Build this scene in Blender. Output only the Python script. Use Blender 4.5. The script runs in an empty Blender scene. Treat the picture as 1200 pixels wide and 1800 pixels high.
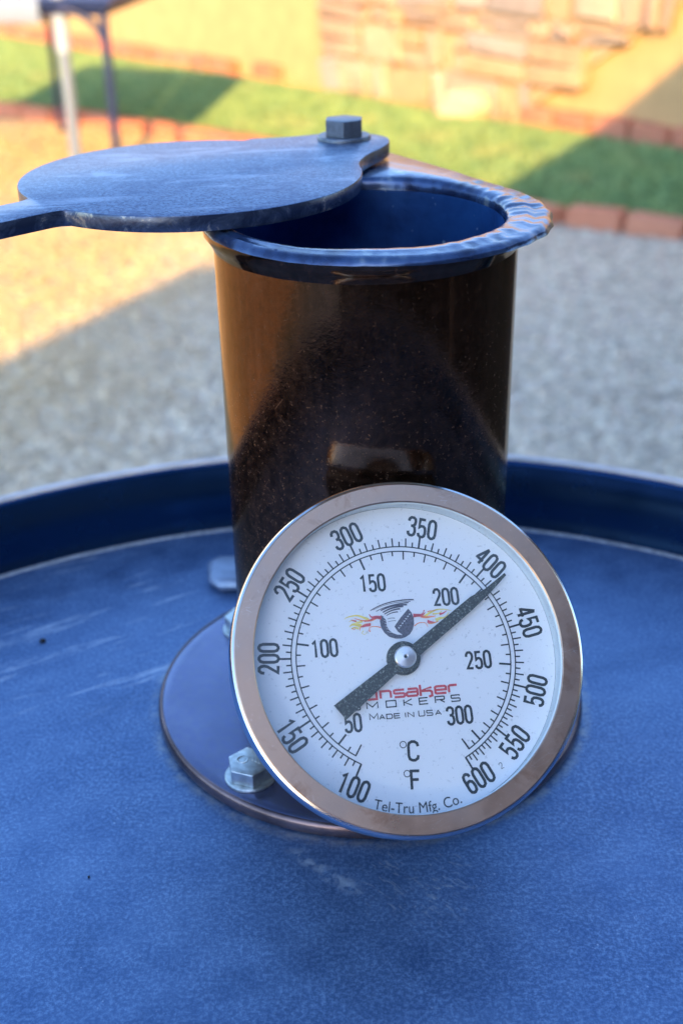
import bpy, bmesh, math, random
import numpy as np
from mathutils import Vector, Matrix
random.seed(7); rng = np.random.default_rng(7)
C = bpy.context.scene.collection
SC = bpy.context.scene
PI = math.pi

# ------------------------------------------------------------------ camera
CAM = np.array([-0.00915, -0.45555, 0.33322]); YAW, PITCH, ROLL = -0.00421, 0.48311, -0.02001
FPX = 2150.42           # focal length in pixels of a 1200 x 1800 frame
def basis(yaw, p, r):
    fw = np.array([math.sin(yaw)*math.cos(p), math.cos(yaw)*math.cos(p), -math.sin(p)])
    rt = np.array([math.cos(yaw), -math.sin(yaw), 0]); up = np.cross(rt, fw)
    return fw, math.cos(r)*rt+math.sin(r)*up, -math.sin(r)*rt+math.cos(r)*up
FW, RT, UP = basis(YAW, PITCH, ROLL)
cd = bpy.data.cameras.new('camera'); cam = bpy.data.objects.new('camera', cd); C.objects.link(cam)
cam.matrix_world = Matrix(((RT[0], UP[0], -FW[0], CAM[0]), (RT[1], UP[1], -FW[1], CAM[1]), (RT[2], UP[2], -FW[2], CAM[2]), (0, 0, 0, 1)))
cd.sensor_fit = 'VERTICAL'; cd.sensor_height = 36; cd.sensor_width = 24; cd.lens = FPX/1800*36
cd.clip_start = 0.02; cd.clip_end = 600
cd.dof.use_dof = True; cd.dof.focus_distance = 0.43; cd.dof.aperture_fstop = 9.0
SC.camera = cam

# ------------------------------------------------------------------ sky, sun, exposure
SUN_EL, SUN_AZ = 21.0, 2.0        # the light travels towards azimuth 2 degrees east of +y
w = bpy.data.worlds.new('World'); SC.world = w; w.use_nodes = True
nt = w.node_tree; nt.nodes.clear()
sky = nt.nodes.new('ShaderNodeTexSky'); sky.sky_type = 'NISHITA'; sky.sun_disc = False
sky.sun_elevation = math.radians(SUN_EL); sky.sun_rotation = math.radians(180+SUN_AZ)
sky.air_density = 1.0; sky.dust_density = 0.6; sky.ozone_density = 3.0
bg = nt.nodes.new('ShaderNodeBackground'); bg.inputs[1].default_value = 0.15
wo = nt.nodes.new('ShaderNodeOutputWorld')
nt.links.new(sky.outputs[0], bg.inputs[0]); nt.links.new(bg.outputs[0], wo.inputs[0])
sd = bpy.data.lights.new('sun', 'SUN'); sd.energy = 2.6; sd.angle = math.radians(0.45); sd.color = (1.0, 0.60, 0.20)
sun = bpy.data.objects.new('sun', sd); C.objects.link(sun)
a, e = math.radians(SUN_AZ), math.radians(SUN_EL)
sdir = Vector((math.sin(a)*math.cos(e), math.cos(a)*math.cos(e), -math.sin(e)))
sun.rotation_euler = sdir.to_track_quat('-Z', 'Y').to_euler()
vs = SC.view_settings; vs.view_transform = 'Standard'; vs.look = 'None'; vs.gamma = 1; vs.use_curve_mapping = False
vs.exposure = 2.05

# ------------------------------------------------------------------ helpers
def finish(o, label=None, cat=None, group=None, kind=None):
    if label: o['label'] = label
    if cat: o['category'] = cat
    if group: o['group'] = group
    if kind: o['kind'] = kind
    return o
def obj(name, verts, faces, mat, parent=None, smooth=None):
    me = bpy.data.meshes.new(name); me.from_pydata([tuple(map(float, v)) for v in verts], [], faces)
    return link(name, me, mat, parent, smooth)
def link(name, me, mat, parent=None, smooth=None):
    bm = bmesh.new(); bm.from_mesh(me); bmesh.ops.recalc_face_normals(bm, faces=bm.faces); bm.to_mesh(me); bm.free()
    if smooth is not None:
        me.polygons.foreach_set('use_smooth', [True]*len(me.polygons))
        me.set_sharp_from_angle(angle=math.radians(smooth))
    me.materials.append(mat)
    o = bpy.data.objects.new(name, me); C.objects.link(o)
    if parent: o.parent = parent
    return o
def obj_bm(name, bm, mat, parent=None, smooth=None):
    me = bpy.data.meshes.new(name); bm.to_mesh(me); bm.free()
    return link(name, me, mat, parent, smooth)
def empty(name, loc, label, cat, group=None):
    o = bpy.data.objects.new(name, None); C.objects.link(o); o.location = loc; o.empty_display_size = .02
    return finish(o, label, cat, group)
def lathe(prof, n=96, closed=False, c=(0, 0)):
    """prof: list of (r, z); closed joins last to first; open ends stay open or cap if r == 0"""
    V, F = [], []; m = len(prof)
    for i in range(n):
        t = 2*PI*i/n
        for r, z in prof: V.append((c[0]+r*math.cos(t), c[1]+r*math.sin(t), z))
    for i in range(n):
        j = (i+1) % n
        for k in range(m if closed else m-1):
            k2 = (k+1) % m
            F.append((i*m+k, j*m+k, j*m+k2, i*m+k2))
    return V, F
def clean(o):
    bm = bmesh.new(); bm.from_mesh(o.data); bmesh.ops.remove_doubles(bm, verts=bm.verts, dist=1e-6)
    bmesh.ops.dissolve_degenerate(bm, dist=1e-6, edges=bm.edges); bmesh.ops.recalc_face_normals(bm, faces=bm.faces); bm.to_mesh(o.data); bm.free()
def prism(outline, z0, z1, bevel=0, seg=2, xf=None):
    bm = bmesh.new(); lo = [bm.verts.new((x, y, z0)) for x, y in outline]; hi = [bm.verts.new((x, y, z1)) for x, y in outline]
    n = len(outline); bm.faces.new(lo[::-1]); bm.faces.new(hi)
    for i in range(n): bm.faces.new((lo[i], lo[(i+1) % n], hi[(i+1) % n], hi[i]))
    bmesh.ops.recalc_face_normals(bm, faces=bm.faces)
    if bevel:
        es = [e for e in bm.edges if abs(e.verts[0].co.z-e.verts[1].co.z) < 1e-9]
        bmesh.ops.bevel(bm, geom=es, offset=bevel, segments=seg, profile=.5, affect='EDGES', clamp_overlap=True)
    if xf: bmesh.ops.transform(bm, matrix=xf, verts=bm.verts)
    return bm
def box(sx, sy, sz, bevel=0, seg=2, c=(0, 0, 0)):
    bm = bmesh.new(); bmesh.ops.create_cube(bm, size=1); bmesh.ops.scale(bm, vec=(sx, sy, sz), verts=bm.verts)
    if bevel: bmesh.ops.bevel(bm, geom=bm.edges[:], offset=bevel, segments=seg, profile=.5, affect='EDGES')
    bmesh.ops.translate(bm, vec=c, verts=bm.verts); return bm
def tube_between(p, q, r, n=20):
    p, q = Vector(p), Vector(q); d = q-p; bm = bmesh.new()
    bmesh.ops.create_cone(bm, cap_ends=True, segments=n, radius1=r, radius2=r, depth=d.length)
    bmesh.ops.transform(bm, matrix=Matrix.Translation((p+q)/2) @ d.to_track_quat('Z', 'Y').to_matrix().to_4x4(), verts=bm.verts); return bm
def ray(px, py):
    return FW+RT*(px-600)/FPX+UP*(900-py)/FPX
def on_z(px, py, z):
    d = ray(px, py); return CAM+d*(z-CAM[2])/d[2]

# ---- materials
class M:
    def __init__(s, name, **kw):
        s.m = bpy.data.materials.new(name); s.m.use_nodes = True; s.t = s.m.node_tree; s.n = s.t.nodes; s.l = s.t.links
        s.b = s.n['Principled BSDF']; s.tc = None
        for k, v in kw.items(): s.set(k, v)
    def set(s, k, v):
        k = {'color': 'Base Color', 'rough': 'Roughness', 'metal': 'Metallic', 'spec': 'Specular IOR Level', 'coat': 'Coat Weight', 'coatr': 'Coat Roughness', 'sheen': 'Sheen Weight'}.get(k, k)
        if hasattr(v, 'is_output'): s.l.new(v, s.b.inputs[k])
        else: s.b.inputs[k].default_value = (*v, 1) if isinstance(v, tuple) and len(v) == 3 else v
    def coord(s, scale=(1, 1, 1), rot=(0, 0, 0), loc=(0, 0, 0), kind='Object'):
        if not s.tc: s.tc = s.n.new('ShaderNodeTexCoord')
        mp = s.n.new('ShaderNodeMapping'); mp.inputs['Scale'].default_value = scale; mp.inputs['Rotation'].default_value = rot; mp.inputs['Location'].default_value = loc
        s.l.new(s.tc.outputs[kind], mp.inputs[0]); return mp.outputs[0]
    def aligned(s, deg, scale):
        a_ = s.coord(rot=(0, 0, math.radians(-deg))); mp = s.n.new('ShaderNodeMapping'); mp.inputs['Scale'].default_value = scale
        s.l.new(a_, mp.inputs[0]); return mp.outputs[0]
    def noise(s, vec, scale, detail=3, rough=.55, dist=0):
        n = s.n.new('ShaderNodeTexNoise'); s.l.new(vec, n.inputs['Vector']); n.inputs['Scale'].default_value = scale
        n.inputs['Detail'].default_value = detail; n.inputs['Roughness'].default_value = rough; n.inputs['Distortion'].default_value = dist; return n.outputs[0]
    def voro(s, vec, scale, feature='F1', out='Distance'):
        n = s.n.new('ShaderNodeTexVoronoi'); s.l.new(vec, n.inputs['Vector']); n.inputs['Scale'].default_value = scale; n.feature = feature; return n.outputs[out]
    def ramp(s, fac, stops, interp='LINEAR'):
        n = s.n.new('ShaderNodeValToRGB'); s.l.new(fac, n.inputs[0]); el = n.color_ramp.elements; n.color_ramp.interpolation = interp
        while len(el) < len(stops): el.new(.5)
        for q, (p, c) in zip(el, stops):
            q.position = p; q.color = (*c, 1) if isinstance(c, tuple) else (c, c, c, 1)
        return n.outputs[0]
    def mix(s, f, a_, b_, mode='MIX'):
        n = s.n.new('ShaderNodeMix'); n.data_type = 'RGBA'; n.blend_type = mode
        for i, v in ((0, f), (6, a_), (7, b_)):
            if hasattr(v, 'is_output'): s.l.new(v, n.inputs[i])
            else: n.inputs[i].default_value = v if i == 0 else ((*v, 1) if isinstance(v, tuple) else (v, v, v, 1))
        return n.outputs[2]
    def math(s, op, a_, b_=0.0, c_=0.0):
        n = s.n.new('ShaderNodeMath'); n.operation = op
        for i, v in enumerate((a_, b_, c_)):
            if hasattr(v, 'is_output'): s.l.new(v, n.inputs[i])
            else: n.inputs[i].default_value = v
        return n.outputs[0]
    def sep(s, vec):
        n = s.n.new('ShaderNodeSeparateXYZ'); s.l.new(vec, n.inputs[0]); return n.outputs
    def bump(s, h, strength=.3, dist=.001, prev=None):
        n = s.n.new('ShaderNodeBump'); s.l.new(h, n.inputs['Height']); n.inputs['Strength'].default_value = strength; n.inputs['Distance'].default_value = dist
        if prev: s.l.new(prev, n.inputs['Normal'])
        s.l.new(n.outputs[0], s.b.inputs['Normal']); return n.outputs[0]

def mat_lid():
    m = M('dusty_blue_steel', metal=.66, spec=.6)
    v = m.coord()
    big = m.noise(v, 11, 5, .65, .4); fine = m.noise(v, 620, 4, .8); med = m.noise(v, 60, 4, .65)
    col = m.ramp(big, [(.3, (.050, .110, .25)), (.7, (.105, .190, .37))])
    col = m.mix(m.ramp(fine, [(.45, 0), (.62, .95)]), col, (.19, .315, .53))
    col = m.mix(m.ramp(med, [(.36, .40), (.62, 0)]), col, (.025, .075, .21))
    # scuffs running away to the upper right, on the left half
    vs_ = m.aligned(29, (9, 75, 1)); st = m.noise(vs_, 1.5, 7, .7, .5)
    x = m.sep(v)
    left = m.math('MULTIPLY', m.ramp(x[0], [(0, 1), (1, 1)]), 1)
    ml = m.n.new('ShaderNodeMapRange'); m.l.new(x[0], ml.inputs[0]); ml.inputs[1].default_value = -.055; ml.inputs[2].default_value = -.10
    my = m.n.new('ShaderNodeMapRange'); m.l.new(x[1], my.inputs[0]); my.inputs[1].default_value = .15; my.inputs[2].default_value = .20
    msk = m.math('MULTIPLY', ml.outputs[0], my.outputs[0])
    s1 = m.math('MULTIPLY', m.math('MULTIPLY', m.ramp(st, [(.55, 0), (.66, 1)]), m.ramp(m.noise(v, 28, 3, .6), [(.40, 0), (.55, 1)])), msk)
    col = m.mix(m.math('MULTIPLY', s1, .8), col, (.50, .58, .70))
    # dried white residue below the dial
    rx = m.aligned(-42, (1, 3.2, 1)); dd = m.n.new('ShaderNodeVectorMath'); dd.operation = 'DISTANCE'; m.l.new(v, dd.inputs[0]); dd.inputs[1].default_value = (.020, .062, 0)
    near_ = m.ramp(dd.outputs['Value'], [(.012, 1), (.030, 0)])
    rs = m.math('MULTIPLY', m.ramp(m.noise(rx, 120, 4, .7, 1.2), [(.56, 0), (.66, 1)]), near_)
    col = m.mix(m.math('MULTIPLY', rs, .5), col, (.50, .56, .62))
    # dust gathered round the foot of the chimney flange
    dv = m.n.new('ShaderNodeVectorMath'); dv.operation = 'DISTANCE'; m.l.new(v, dv.inputs[0]); dv.inputs[1].default_value = (.0059, .178, 0)
    halo = m.ramp(m.math('ABSOLUTE', m.math('SUBTRACT', m.math('ADD', dv.outputs['Value'], m.math('MULTIPLY', m.math('SUBTRACT', m.noise(v, 60, 3), .5), .006)), .0965)), [(.0004, 1), (.0035, 0)])
    halo = m.math('MULTIPLY', halo, m.ramp(m.noise(v, 130, 3, .7), [(.40, .1), (.60, 1)]))
    col = m.mix(m.math('MULTIPLY', halo, .6), col, (.38, .42, .44))
    # rubbed, paler and darker smears
    sm = m.noise(m.aligned(25, (3, 9, 1)), 3.2, 5, .65, .8); col = m.mix(m.ramp(sm, [(.50, 0), (.68, .22)]), col, (.20, .32, .52)); col = m.mix(m.ramp(sm, [(.32, .28), (.46, 0)]), col, (.03, .08, .20))
    # one thin pale scratch left of it
    lx = m.n.new('ShaderNodeMapping'); lx.vector_type = 'TEXTURE'; lx.inputs['Location'].default_value = (-.014, .0675, 0); lx.inputs['Rotation'].default_value = (0, 0, math.radians(-42)); m.l.new(v, lx.inputs[0])
    q = m.sep(lx.outputs[0]); wob = m.math('MULTIPLY', m.math('SUBTRACT', m.noise(v, 90, 2), .5), .006)
    ln = m.ramp(m.math('ABSOLUTE', m.math('ADD', q[1], wob)), [(.0002, 1), (.0009, 0)]); rg_ = m.ramp(m.math('ABSOLUTE', q[0]), [(.012, 1), (.020, 0)])
    pt_ = m.ramp(m.noise(v, 220, 2), [(.42, 0), (.56, 1)])
    col = m.mix(m.math('MULTIPLY', m.math('MULTIPLY', m.math('MULTIPLY', ln, rg_), pt_), .6), col, (.50, .58, .68))
    sp = m.ramp(m.voro(v, 260), [(.045, 1), (.10, 0)]); sp = m.math('MULTIPLY', sp, m.ramp(m.noise(v, 70, 2), [(.52, 0), (.64, 1)]))
    col = m.mix(m.math('MULTIPLY', sp, .7), col, (.5, .58, .72))
    dk = m.ramp(m.voro(v, 16), [(.008, 1), (.014, 0)]); col = m.mix(m.math('MULTIPLY', dk, .8), col, (.01, .012, .02))
    m.set('color', col); m.set('rough', m.ramp(med, [(.3, .36), (.7, .52)]))
    b = m.bump(fine, .5, .0004); m.bump(med, .25, .0010, b)
    return m.m
def mat_plate():
    m = M('mill_scale_plate', metal=.45, spec=.6)
    v = m.coord(); f = m.noise(v, 900, 2, .7); big = m.noise(v, 22, 4, .6, .6)
    col = m.ramp(f, [(.34, (.035, .07, .16)), (.64, (.17, .265, .42))])
    vs_ = m.aligned(8, (8, 40, 1))
    col = m.mix(m.math('MULTIPLY', m.ramp(m.noise(vs_, 2, 4, .6, .7), [(.54, 0), (.64, 1)]), .55), col, (.36, .45, .60))
    col = m.mix(m.ramp(m.noise(v, 45, 5, .75, 1.0), [(.36, .75), (.54, 0)]), col, (.035, .08, .20))
    pa = m.n.new('ShaderNodeVectorMath'); pa.operation = 'DISTANCE'; m.l.new(m.coord(scale=(1, 1, 0)), pa.inputs[0]); pa.inputs[1].default_value = (-.007, .0985, 0)
    arc = m.ramp(m.math('ABSOLUTE', m.math('SUBTRACT', m.math('ADD', pa.outputs['Value'], m.math('MULTIPLY', m.noise(v, 30, 3), .004)), .0165)), [(.0005, 1), (.003, 0)]); arc = m.math('MULTIPLY', arc, m.ramp(m.noise(v, 160, 3, .7), [(.42, 0), (.58, .5)]))
    col = m.mix(arc, col, (.34, .38, .42))
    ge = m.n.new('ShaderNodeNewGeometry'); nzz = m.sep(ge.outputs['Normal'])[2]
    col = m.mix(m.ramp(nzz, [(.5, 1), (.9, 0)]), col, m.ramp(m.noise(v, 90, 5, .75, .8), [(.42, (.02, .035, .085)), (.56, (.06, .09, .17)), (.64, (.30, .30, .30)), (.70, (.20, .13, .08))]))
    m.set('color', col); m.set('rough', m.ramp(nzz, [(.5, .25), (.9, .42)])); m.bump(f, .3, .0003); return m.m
def mat_rim():
    m = M('thick_glossy_enamel', metal=.6, spec=.6, coat=.25)
    v = m.coord(); f = m.noise(v, 60, 3, .6)
    m.set('color', m.ramp(f, [(.40, (.008, .020, .070)), (.54, (.030, .065, .165)), (.64, (.06, .11, .22)), (.72, (.28, .32, .36))])); m.set('rough', .24); m.set('coatr', .12)
    b = m.bump(f, .25, .0010); m.bump(m.noise(v, 240, 2, .6), .3, .0005, b); return m.m
def mat_pipe():
    m = M('seasoned_bronze_black', spec=.4, coat=.04)
    v = m.coord(); g = m.noise(m.coord(scale=(1, 1, .12)), 160, 4, .65); big = m.noise(v, 14, 4, .6)
    col = m.ramp(big, [(.3, (.080, .040, .025)), (.7, (.15, .076, .048))])
    col = m.mix(m.ramp(g, [(.38, .45), (.56, 0)]), col, (.05, .026, .014)); col = m.mix(m.ramp(m.noise(v, 260, 4, .75), [(.36, .5), (.52, 0)]), col, (.05, .028, .016))
    sp = m.ramp(m.noise(v, 760, 2, .8), [(.60, 0), (.72, 1)])
    low = m.n.new('ShaderNodeMapRange'); m.l.new(m.sep(v)[2], low.inputs[0]); low.inputs[1].default_value = .20; low.inputs[2].default_value = .06; low.inputs[3].default_value = .35; low.inputs[4].default_value = 1
    lint = m.ramp(m.voro(m.coord(scale=(1, 1, 1)), 150, 'DISTANCE_TO_EDGE'), [(.0, 1), (.02, 0)])
    lm = m.ramp(m.noise(v, 45, 2, .5), [(.63, 0), (.68, 1)])
    film = m.math('MULTIPLY', m.ramp(m.noise(v, 330, 4, .8), [(.42, 0), (.66, .5)]), low.outputs[0])
    dm = m.math('MINIMUM', m.math('ADD', m.math('ADD', m.math('MULTIPLY', m.math('MULTIPLY', sp, low.outputs[0]), .75), m.math('MULTIPLY', film, .55)), m.math('MULTIPLY', m.math('MULTIPLY', lint, lm), m.math('MULTIPLY', low.outputs[0], .8))), 1.0)
    m.set('color', m.mix(dm, col, (.115, .070, .045)))
    m.set('metal', m.math('MULTIPLY', m.math('SUBTRACT', 1.0, dm), .95))
    m.set('rough', m.math('ADD', m.ramp(g, [(.3, .05), (.7, .13)]), m.math('MULTIPLY', dm, .5)))
    b0 = m.noise(v, 800, 2, .7); m.set('coatr', .05)
    m.b.inputs['Specular Tint'].default_value = (1, .82, .62, 1)
    b = m.bump(b0, .12, .0002); return m.m
def mat_inner():
    m = M('sooty_blue_inside', metal=.5, spec=.5)
    v = m.coord(); f = m.noise(v, 30, 4, .6)
    col = m.ramp(f, [(.3, (.010, .045, .17)), (.75, (.03, .14, .44))])
    col = m.mix(m.ramp(m.noise(v, 260, 1), [(.74, 0), (.78, .8)]), col, (.35, .5, .7))
    m.set('color', col); m.set('rough', .4); m.bump(m.noise(v, 200, 3), .4, .0008); return m.m
def mat_flange():
    m = M('painted_flange', metal=.8, spec=.6)
    v = m.coord(); f = m.noise(v, 350, 2, .6); b = m.noise(v, 25, 4, .6)
    col = m.ramp(b, [(.3, (.12, .14, .23)), (.7, (.19, .215, .33))])
    col = m.mix(m.ramp(f, [(.4, .3), (.6, 0)]), col, (.10, .12, .30))
    m.set('color', col); m.set('rough', .27); m.bump(f, .15, .0003); return m.m
def mat_lidwall():
    m = M('deep_blue_enamel', metal=.75, spec=.6, color=(.004, .036, .12)); v = m.coord()
    m.set('rough', m.ramp(m.noise(v, 40, 3), [(.3, .2), (.7, .3)])); return m.m
def simple(name, c, rough=.5, metal=0, n=None, amt=.25, scale=80, bump=0, spec=.5):
    m = M(name, rough=rough, metal=metal, spec=spec); v = m.coord(); f = m.noise(v, scale, 4, .6)
    lo = tuple(x*(1-amt) for x in c); hi = tuple(min(1, x*(1+amt)) for x in c)
    m.set('color', m.ramp(f, [(.3, lo), (.7, hi)]))
    if bump: m.bump(f, .4, bump)
    return m.m
def mat_bezel():
    m = M('brushed_stainless', metal=1.0); v = m.coord()
    f = m.noise(v, 700, 2, .7); d = m.noise(v, 40, 4, .65)
    col = m.ramp(d, [(.3, (.52, .325, .225)), (.7, (.62, .40, .29))])
    col = m.mix(m.ramp(f, [(.62, 0), (.75, .6)]), col, (.70, .50, .40))
    rust = m.math('MULTIPLY', m.ramp(m.noise(v, 55, 5, .7, .6), [(.56, 0), (.68, 1)]), .55); col = m.mix(rust, col, (.34, .16, .085))
    grey = m.ramp(m.noise(v, 18, 4, .6), [(.45, 0), (.62, .55)]); col = m.mix(grey, col, (.44, .34, .29))
    scr = m.ramp(m.voro(m.aligned(20, (1, 5, 1)), 120, 'DISTANCE_TO_EDGE'), [(.0, 1), (.012, 0)]); scr = m.math('MULTIPLY', scr, m.ramp(m.noise(v, 60, 2), [(.56, 0), (.66, .5)]))
    col = m.mix(scr, col, (.80, .74, .68)); m.set('color', col); m.set('rough', m.ramp(d, [(.3, .26), (.7, .46)])); m.bump(f, .10, .0002); return m.m
LID, PLATE, RIM, PIPE, INNER, FLANGE, WALLM = mat_lid(), mat_plate(), mat_rim(), mat_pipe(), mat_inner(), mat_flange(), mat_lidwall()
BEZEL = mat_bezel()
CHROME = simple('polished_edge_steel', (.78, .80, .84), .16, 1.0, amt=.06)
GALV = simple('galvanised_steel', (.50, .54, .55), .34, .9, amt=.3, scale=250, bump=.0003)
DARKBOLT = simple('grey_blue_bolt_steel', (.12, .15, .20), .42, .6, amt=.25, scale=400, bump=.0003)
BLACKSTEEL = simple('black_drum_paint', (.02, .025, .04), .35, .3)
DIALW = simple('dial_white', (.80, .81, .83), .5, 0, amt=.015, scale=30)
INK = simple('dial_ink', (.025, .04, .05), .6, amt=.3, scale=900)
NEEDLE = None
def mat_needle():
    m = M('dusty_black_needle', rough=.6); v = m.coord(); f = m.noise(v, 1100, 3, .8)
    m.set('color', m.ramp(f, [(.38, (.010, .013, .012)), (.56, (.035, .045, .038)), (.68, (.26, .28, .24))])); return m.m
NEEDLE = mat_needle()
REDI = simple('print_red', (.62, .09, .11), .6, amt=.2, scale=900)
ORI = simple('print_orange', (.85, .26, .10), .6, amt=.2, scale=900)
YEI = simple('print_yellow', (.80, .66, .16), .6, amt=.2, scale=900)
GREYI = simple('print_dark_grey', (.09, .09, .12), .6, amt=.5, scale=1500)
LGREYI = simple('print_light_grey', (.42, .45, .52), .6, amt=.2, scale=900)

# ------------------------------------------------------------------ ground and yard
GZ = -.85
def mat_gravel(name):
    m = M(name, rough=.9, spec=.2); v = m.coord()
    cell = m.voro(v, 55, out='Color'); hue = m.sep(cell)
    a_ = m.ramp(hue[0], [(0, (.58, .52, .42)), (.4, (.86, .77, .60)), (.7, (.92, .82, .66)), (.92, (.82, .64, .46)), (1, (.95, .90, .76))])
    a_ = m.mix(m.ramp(m.voro(v, 55), [(.0, 0), (.55, .55)]), a_, (.52, .46, .38))
    t = m.noise(v, 5, 4, .6); a_ = m.mix(m.ramp(t, [(.35, .35), (.6, 0)]), a_, (.62, .55, .44))
    t = m.noise(v, 24, 4, .75); a_ = m.mix(m.ramp(t, [(.40, .8), (.52, 0)]), a_, (.40, .36, .30)); a_ = m.mix(m.ramp(t, [(.55, 0), (.68, .5)]), a_, (.95, .90, .78))
    # sunlit warmth put into the colour: ground turns tan towards the far left
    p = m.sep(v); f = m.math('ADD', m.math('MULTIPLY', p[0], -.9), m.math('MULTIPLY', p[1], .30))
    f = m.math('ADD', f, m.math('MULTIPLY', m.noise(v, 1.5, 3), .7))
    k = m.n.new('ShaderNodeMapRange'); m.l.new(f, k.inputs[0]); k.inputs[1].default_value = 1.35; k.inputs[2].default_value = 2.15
    sunlit_tan = m.ramp(m.noise(v, 3.5, 5, .6), [(.3, (.52, .36, .16)), (.7, (.68, .48, .23))])
    a_ = m.mix(m.math('MULTIPLY', k.outputs[0], .85), a_, sunlit_tan)
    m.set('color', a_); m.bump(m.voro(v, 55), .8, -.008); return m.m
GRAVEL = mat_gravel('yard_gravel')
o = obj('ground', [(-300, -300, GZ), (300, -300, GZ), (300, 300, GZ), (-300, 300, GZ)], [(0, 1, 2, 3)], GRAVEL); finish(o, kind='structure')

near = [(-4.2, 8.6), (-2.6, 7.25), (-1.92, 6.72), (-1.3, 6.32), (-.78, 5.93), (-.2, 5.38), (.3, 4.82), (.79, 4.16), (1.265, 3.88), (1.9, 3.62), (2.9, 3.25)]
far = [(-4.2, 11.9), (-2.83, 10.40), (-1.5, 8.78), (-.07, 7.18), (.70, 6.22), (1.16, 5.72), (1.60, 5.22), (2.5, 4.25), (2.9, 3.8)]
def yy(line, x):
    return float(np.interp(x, [p[0] for p in line], [p[1] for p in line]))
TURFB = simple('turf_backing', (.05, .12, .03), .9, amt=.3, scale=60)
ov = near+far[::-1]
bm = prism(ov, GZ+.004, GZ+.016); turf = obj_bm('turf_ground', bm, TURFB); finish(turf, kind='structure')
def mat_grass():
    m = M('grass_blade', rough=.7, spec=.2); v = m.coord(); f = m.noise(v, 90, 2, .6); b = m.noise(v, 6, 4, .7)
    col = m.ramp(f, [(.3, (.18, .31, .14)), (.7, (.48, .62, .24))]); col = m.mix(m.ramp(b, [(.35, .6), (.6, 0)]), col, (.09, .24, .12)); col = m.mix(m.ramp(m.noise(v, 2.2, 4, .7), [(.55, 0), (.72, .6)]), col, (.52, .50, .24))
    m.set('color', col); return m.m
N = 60000; V = np.zeros((N, 3, 3)); cnt = 0
xs = rng.uniform(-3.6, 2.6, N); lo_ = np.interp(xs, [p[0] for p in near], [p[1] for p in near]); hi_ = np.interp(xs, [p[0] for p in far], [p[1] for p in far])
ys = lo_+(hi_-lo_)*rng.uniform(.01, .99, N)
an = rng.uniform(0, PI, N); wd = rng.uniform(.003, .006, N); ht = rng.uniform(.018, .035, N); le = rng.normal(0, .012, (N, 2))
V[:, 0] = np.stack([xs-wd*np.cos(an), ys-wd*np.sin(an), np.full(N, GZ+.015)], 1); V[:, 1] = np.stack([xs+wd*np.cos(an), ys+wd*np.sin(an), np.full(N, GZ+.015)], 1)
V[:, 2] = np.stack([xs+le[:, 0], ys+le[:, 1], GZ+.015+ht], 1)
def fast_tris(name, V, mat, kind):
    me = bpy.data.meshes.new(name); nv = V.reshape(-1, 3); me.vertices.add(len(nv)); me.vertices.foreach_set('co', nv.ravel())
    nf = len(nv)//3; me.loops.add(nf*3); me.loops.foreach_set('vertex_index', np.arange(nf*3)); me.polygons.add(nf)
    me.polygons.foreach_set('loop_start', np.arange(nf)*3); me.polygons.foreach_set('loop_total', np.full(nf, 3)); me.update(); me.validate()
    me.materials.append(mat); o = bpy.data.objects.new(name, me); C.objects.link(o); return finish(o, kind=kind)
g = fast_tris('grass', V, mat_grass(), 'stuff'); finish(g, 'strip of short green lawn between the two rows of edging bricks', 'lawn')
# loose pebbles over the gravel
ico = bmesh.new(); bmesh.ops.create_icosphere(ico, subdivisions=1, radius=1); iv = np.array([v.co[:] for v in ico.verts]); ff = np.array([[v.index for v in f.verts] for f in ico.faces]); ico.free()
NP = 22000; py = 1.7+4.6*rng.uniform(0, 1, NP)**1.3; px_ = rng.uniform(-.42, .42, NP)*(py+.6)
keep = py < np.interp(px_, [p[0] for p in near], [p[1] for p in near])-.1; px_, py = px_[keep], py[keep]; NP = len(py)
s = rng.uniform(.005, .015, NP)[:, None, None]*np.array([1, 1, .6])*rng.uniform(.7, 1.3, (NP, 1, 3)); th = rng.uniform(0, 2*PI, NP)
P = iv[None]*s*(1+.25*rng.normal(0, .5, (NP, len(iv), 1)))
cx, sx = np.cos(th)[:, None], np.sin(th)[:, None]
P = np.stack([P[..., 0]*cx-P[..., 1]*sx+px_[:, None], P[..., 0]*sx+P[..., 1]*cx+py[:, None], P[..., 2]+GZ+.003], 2)
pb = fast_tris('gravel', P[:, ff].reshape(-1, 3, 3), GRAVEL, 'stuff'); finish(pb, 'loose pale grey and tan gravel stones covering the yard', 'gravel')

# unseen dark slab added for the pipe to reflect, beside and behind the drum
pt = obj_bm('reflection_slab', prism([(-.9, 1.1), (-1.3, -7.5), (5.4, -7.5), (5.6, 6.0), (2.9, 6.0), (1.15, 1.6), (.8, 1.1)], GZ-.02, GZ+.05), simple('dark_slab', (.035, .035, .04), .8, amt=.3, scale=6)); finish(pt, kind='structure')
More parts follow.
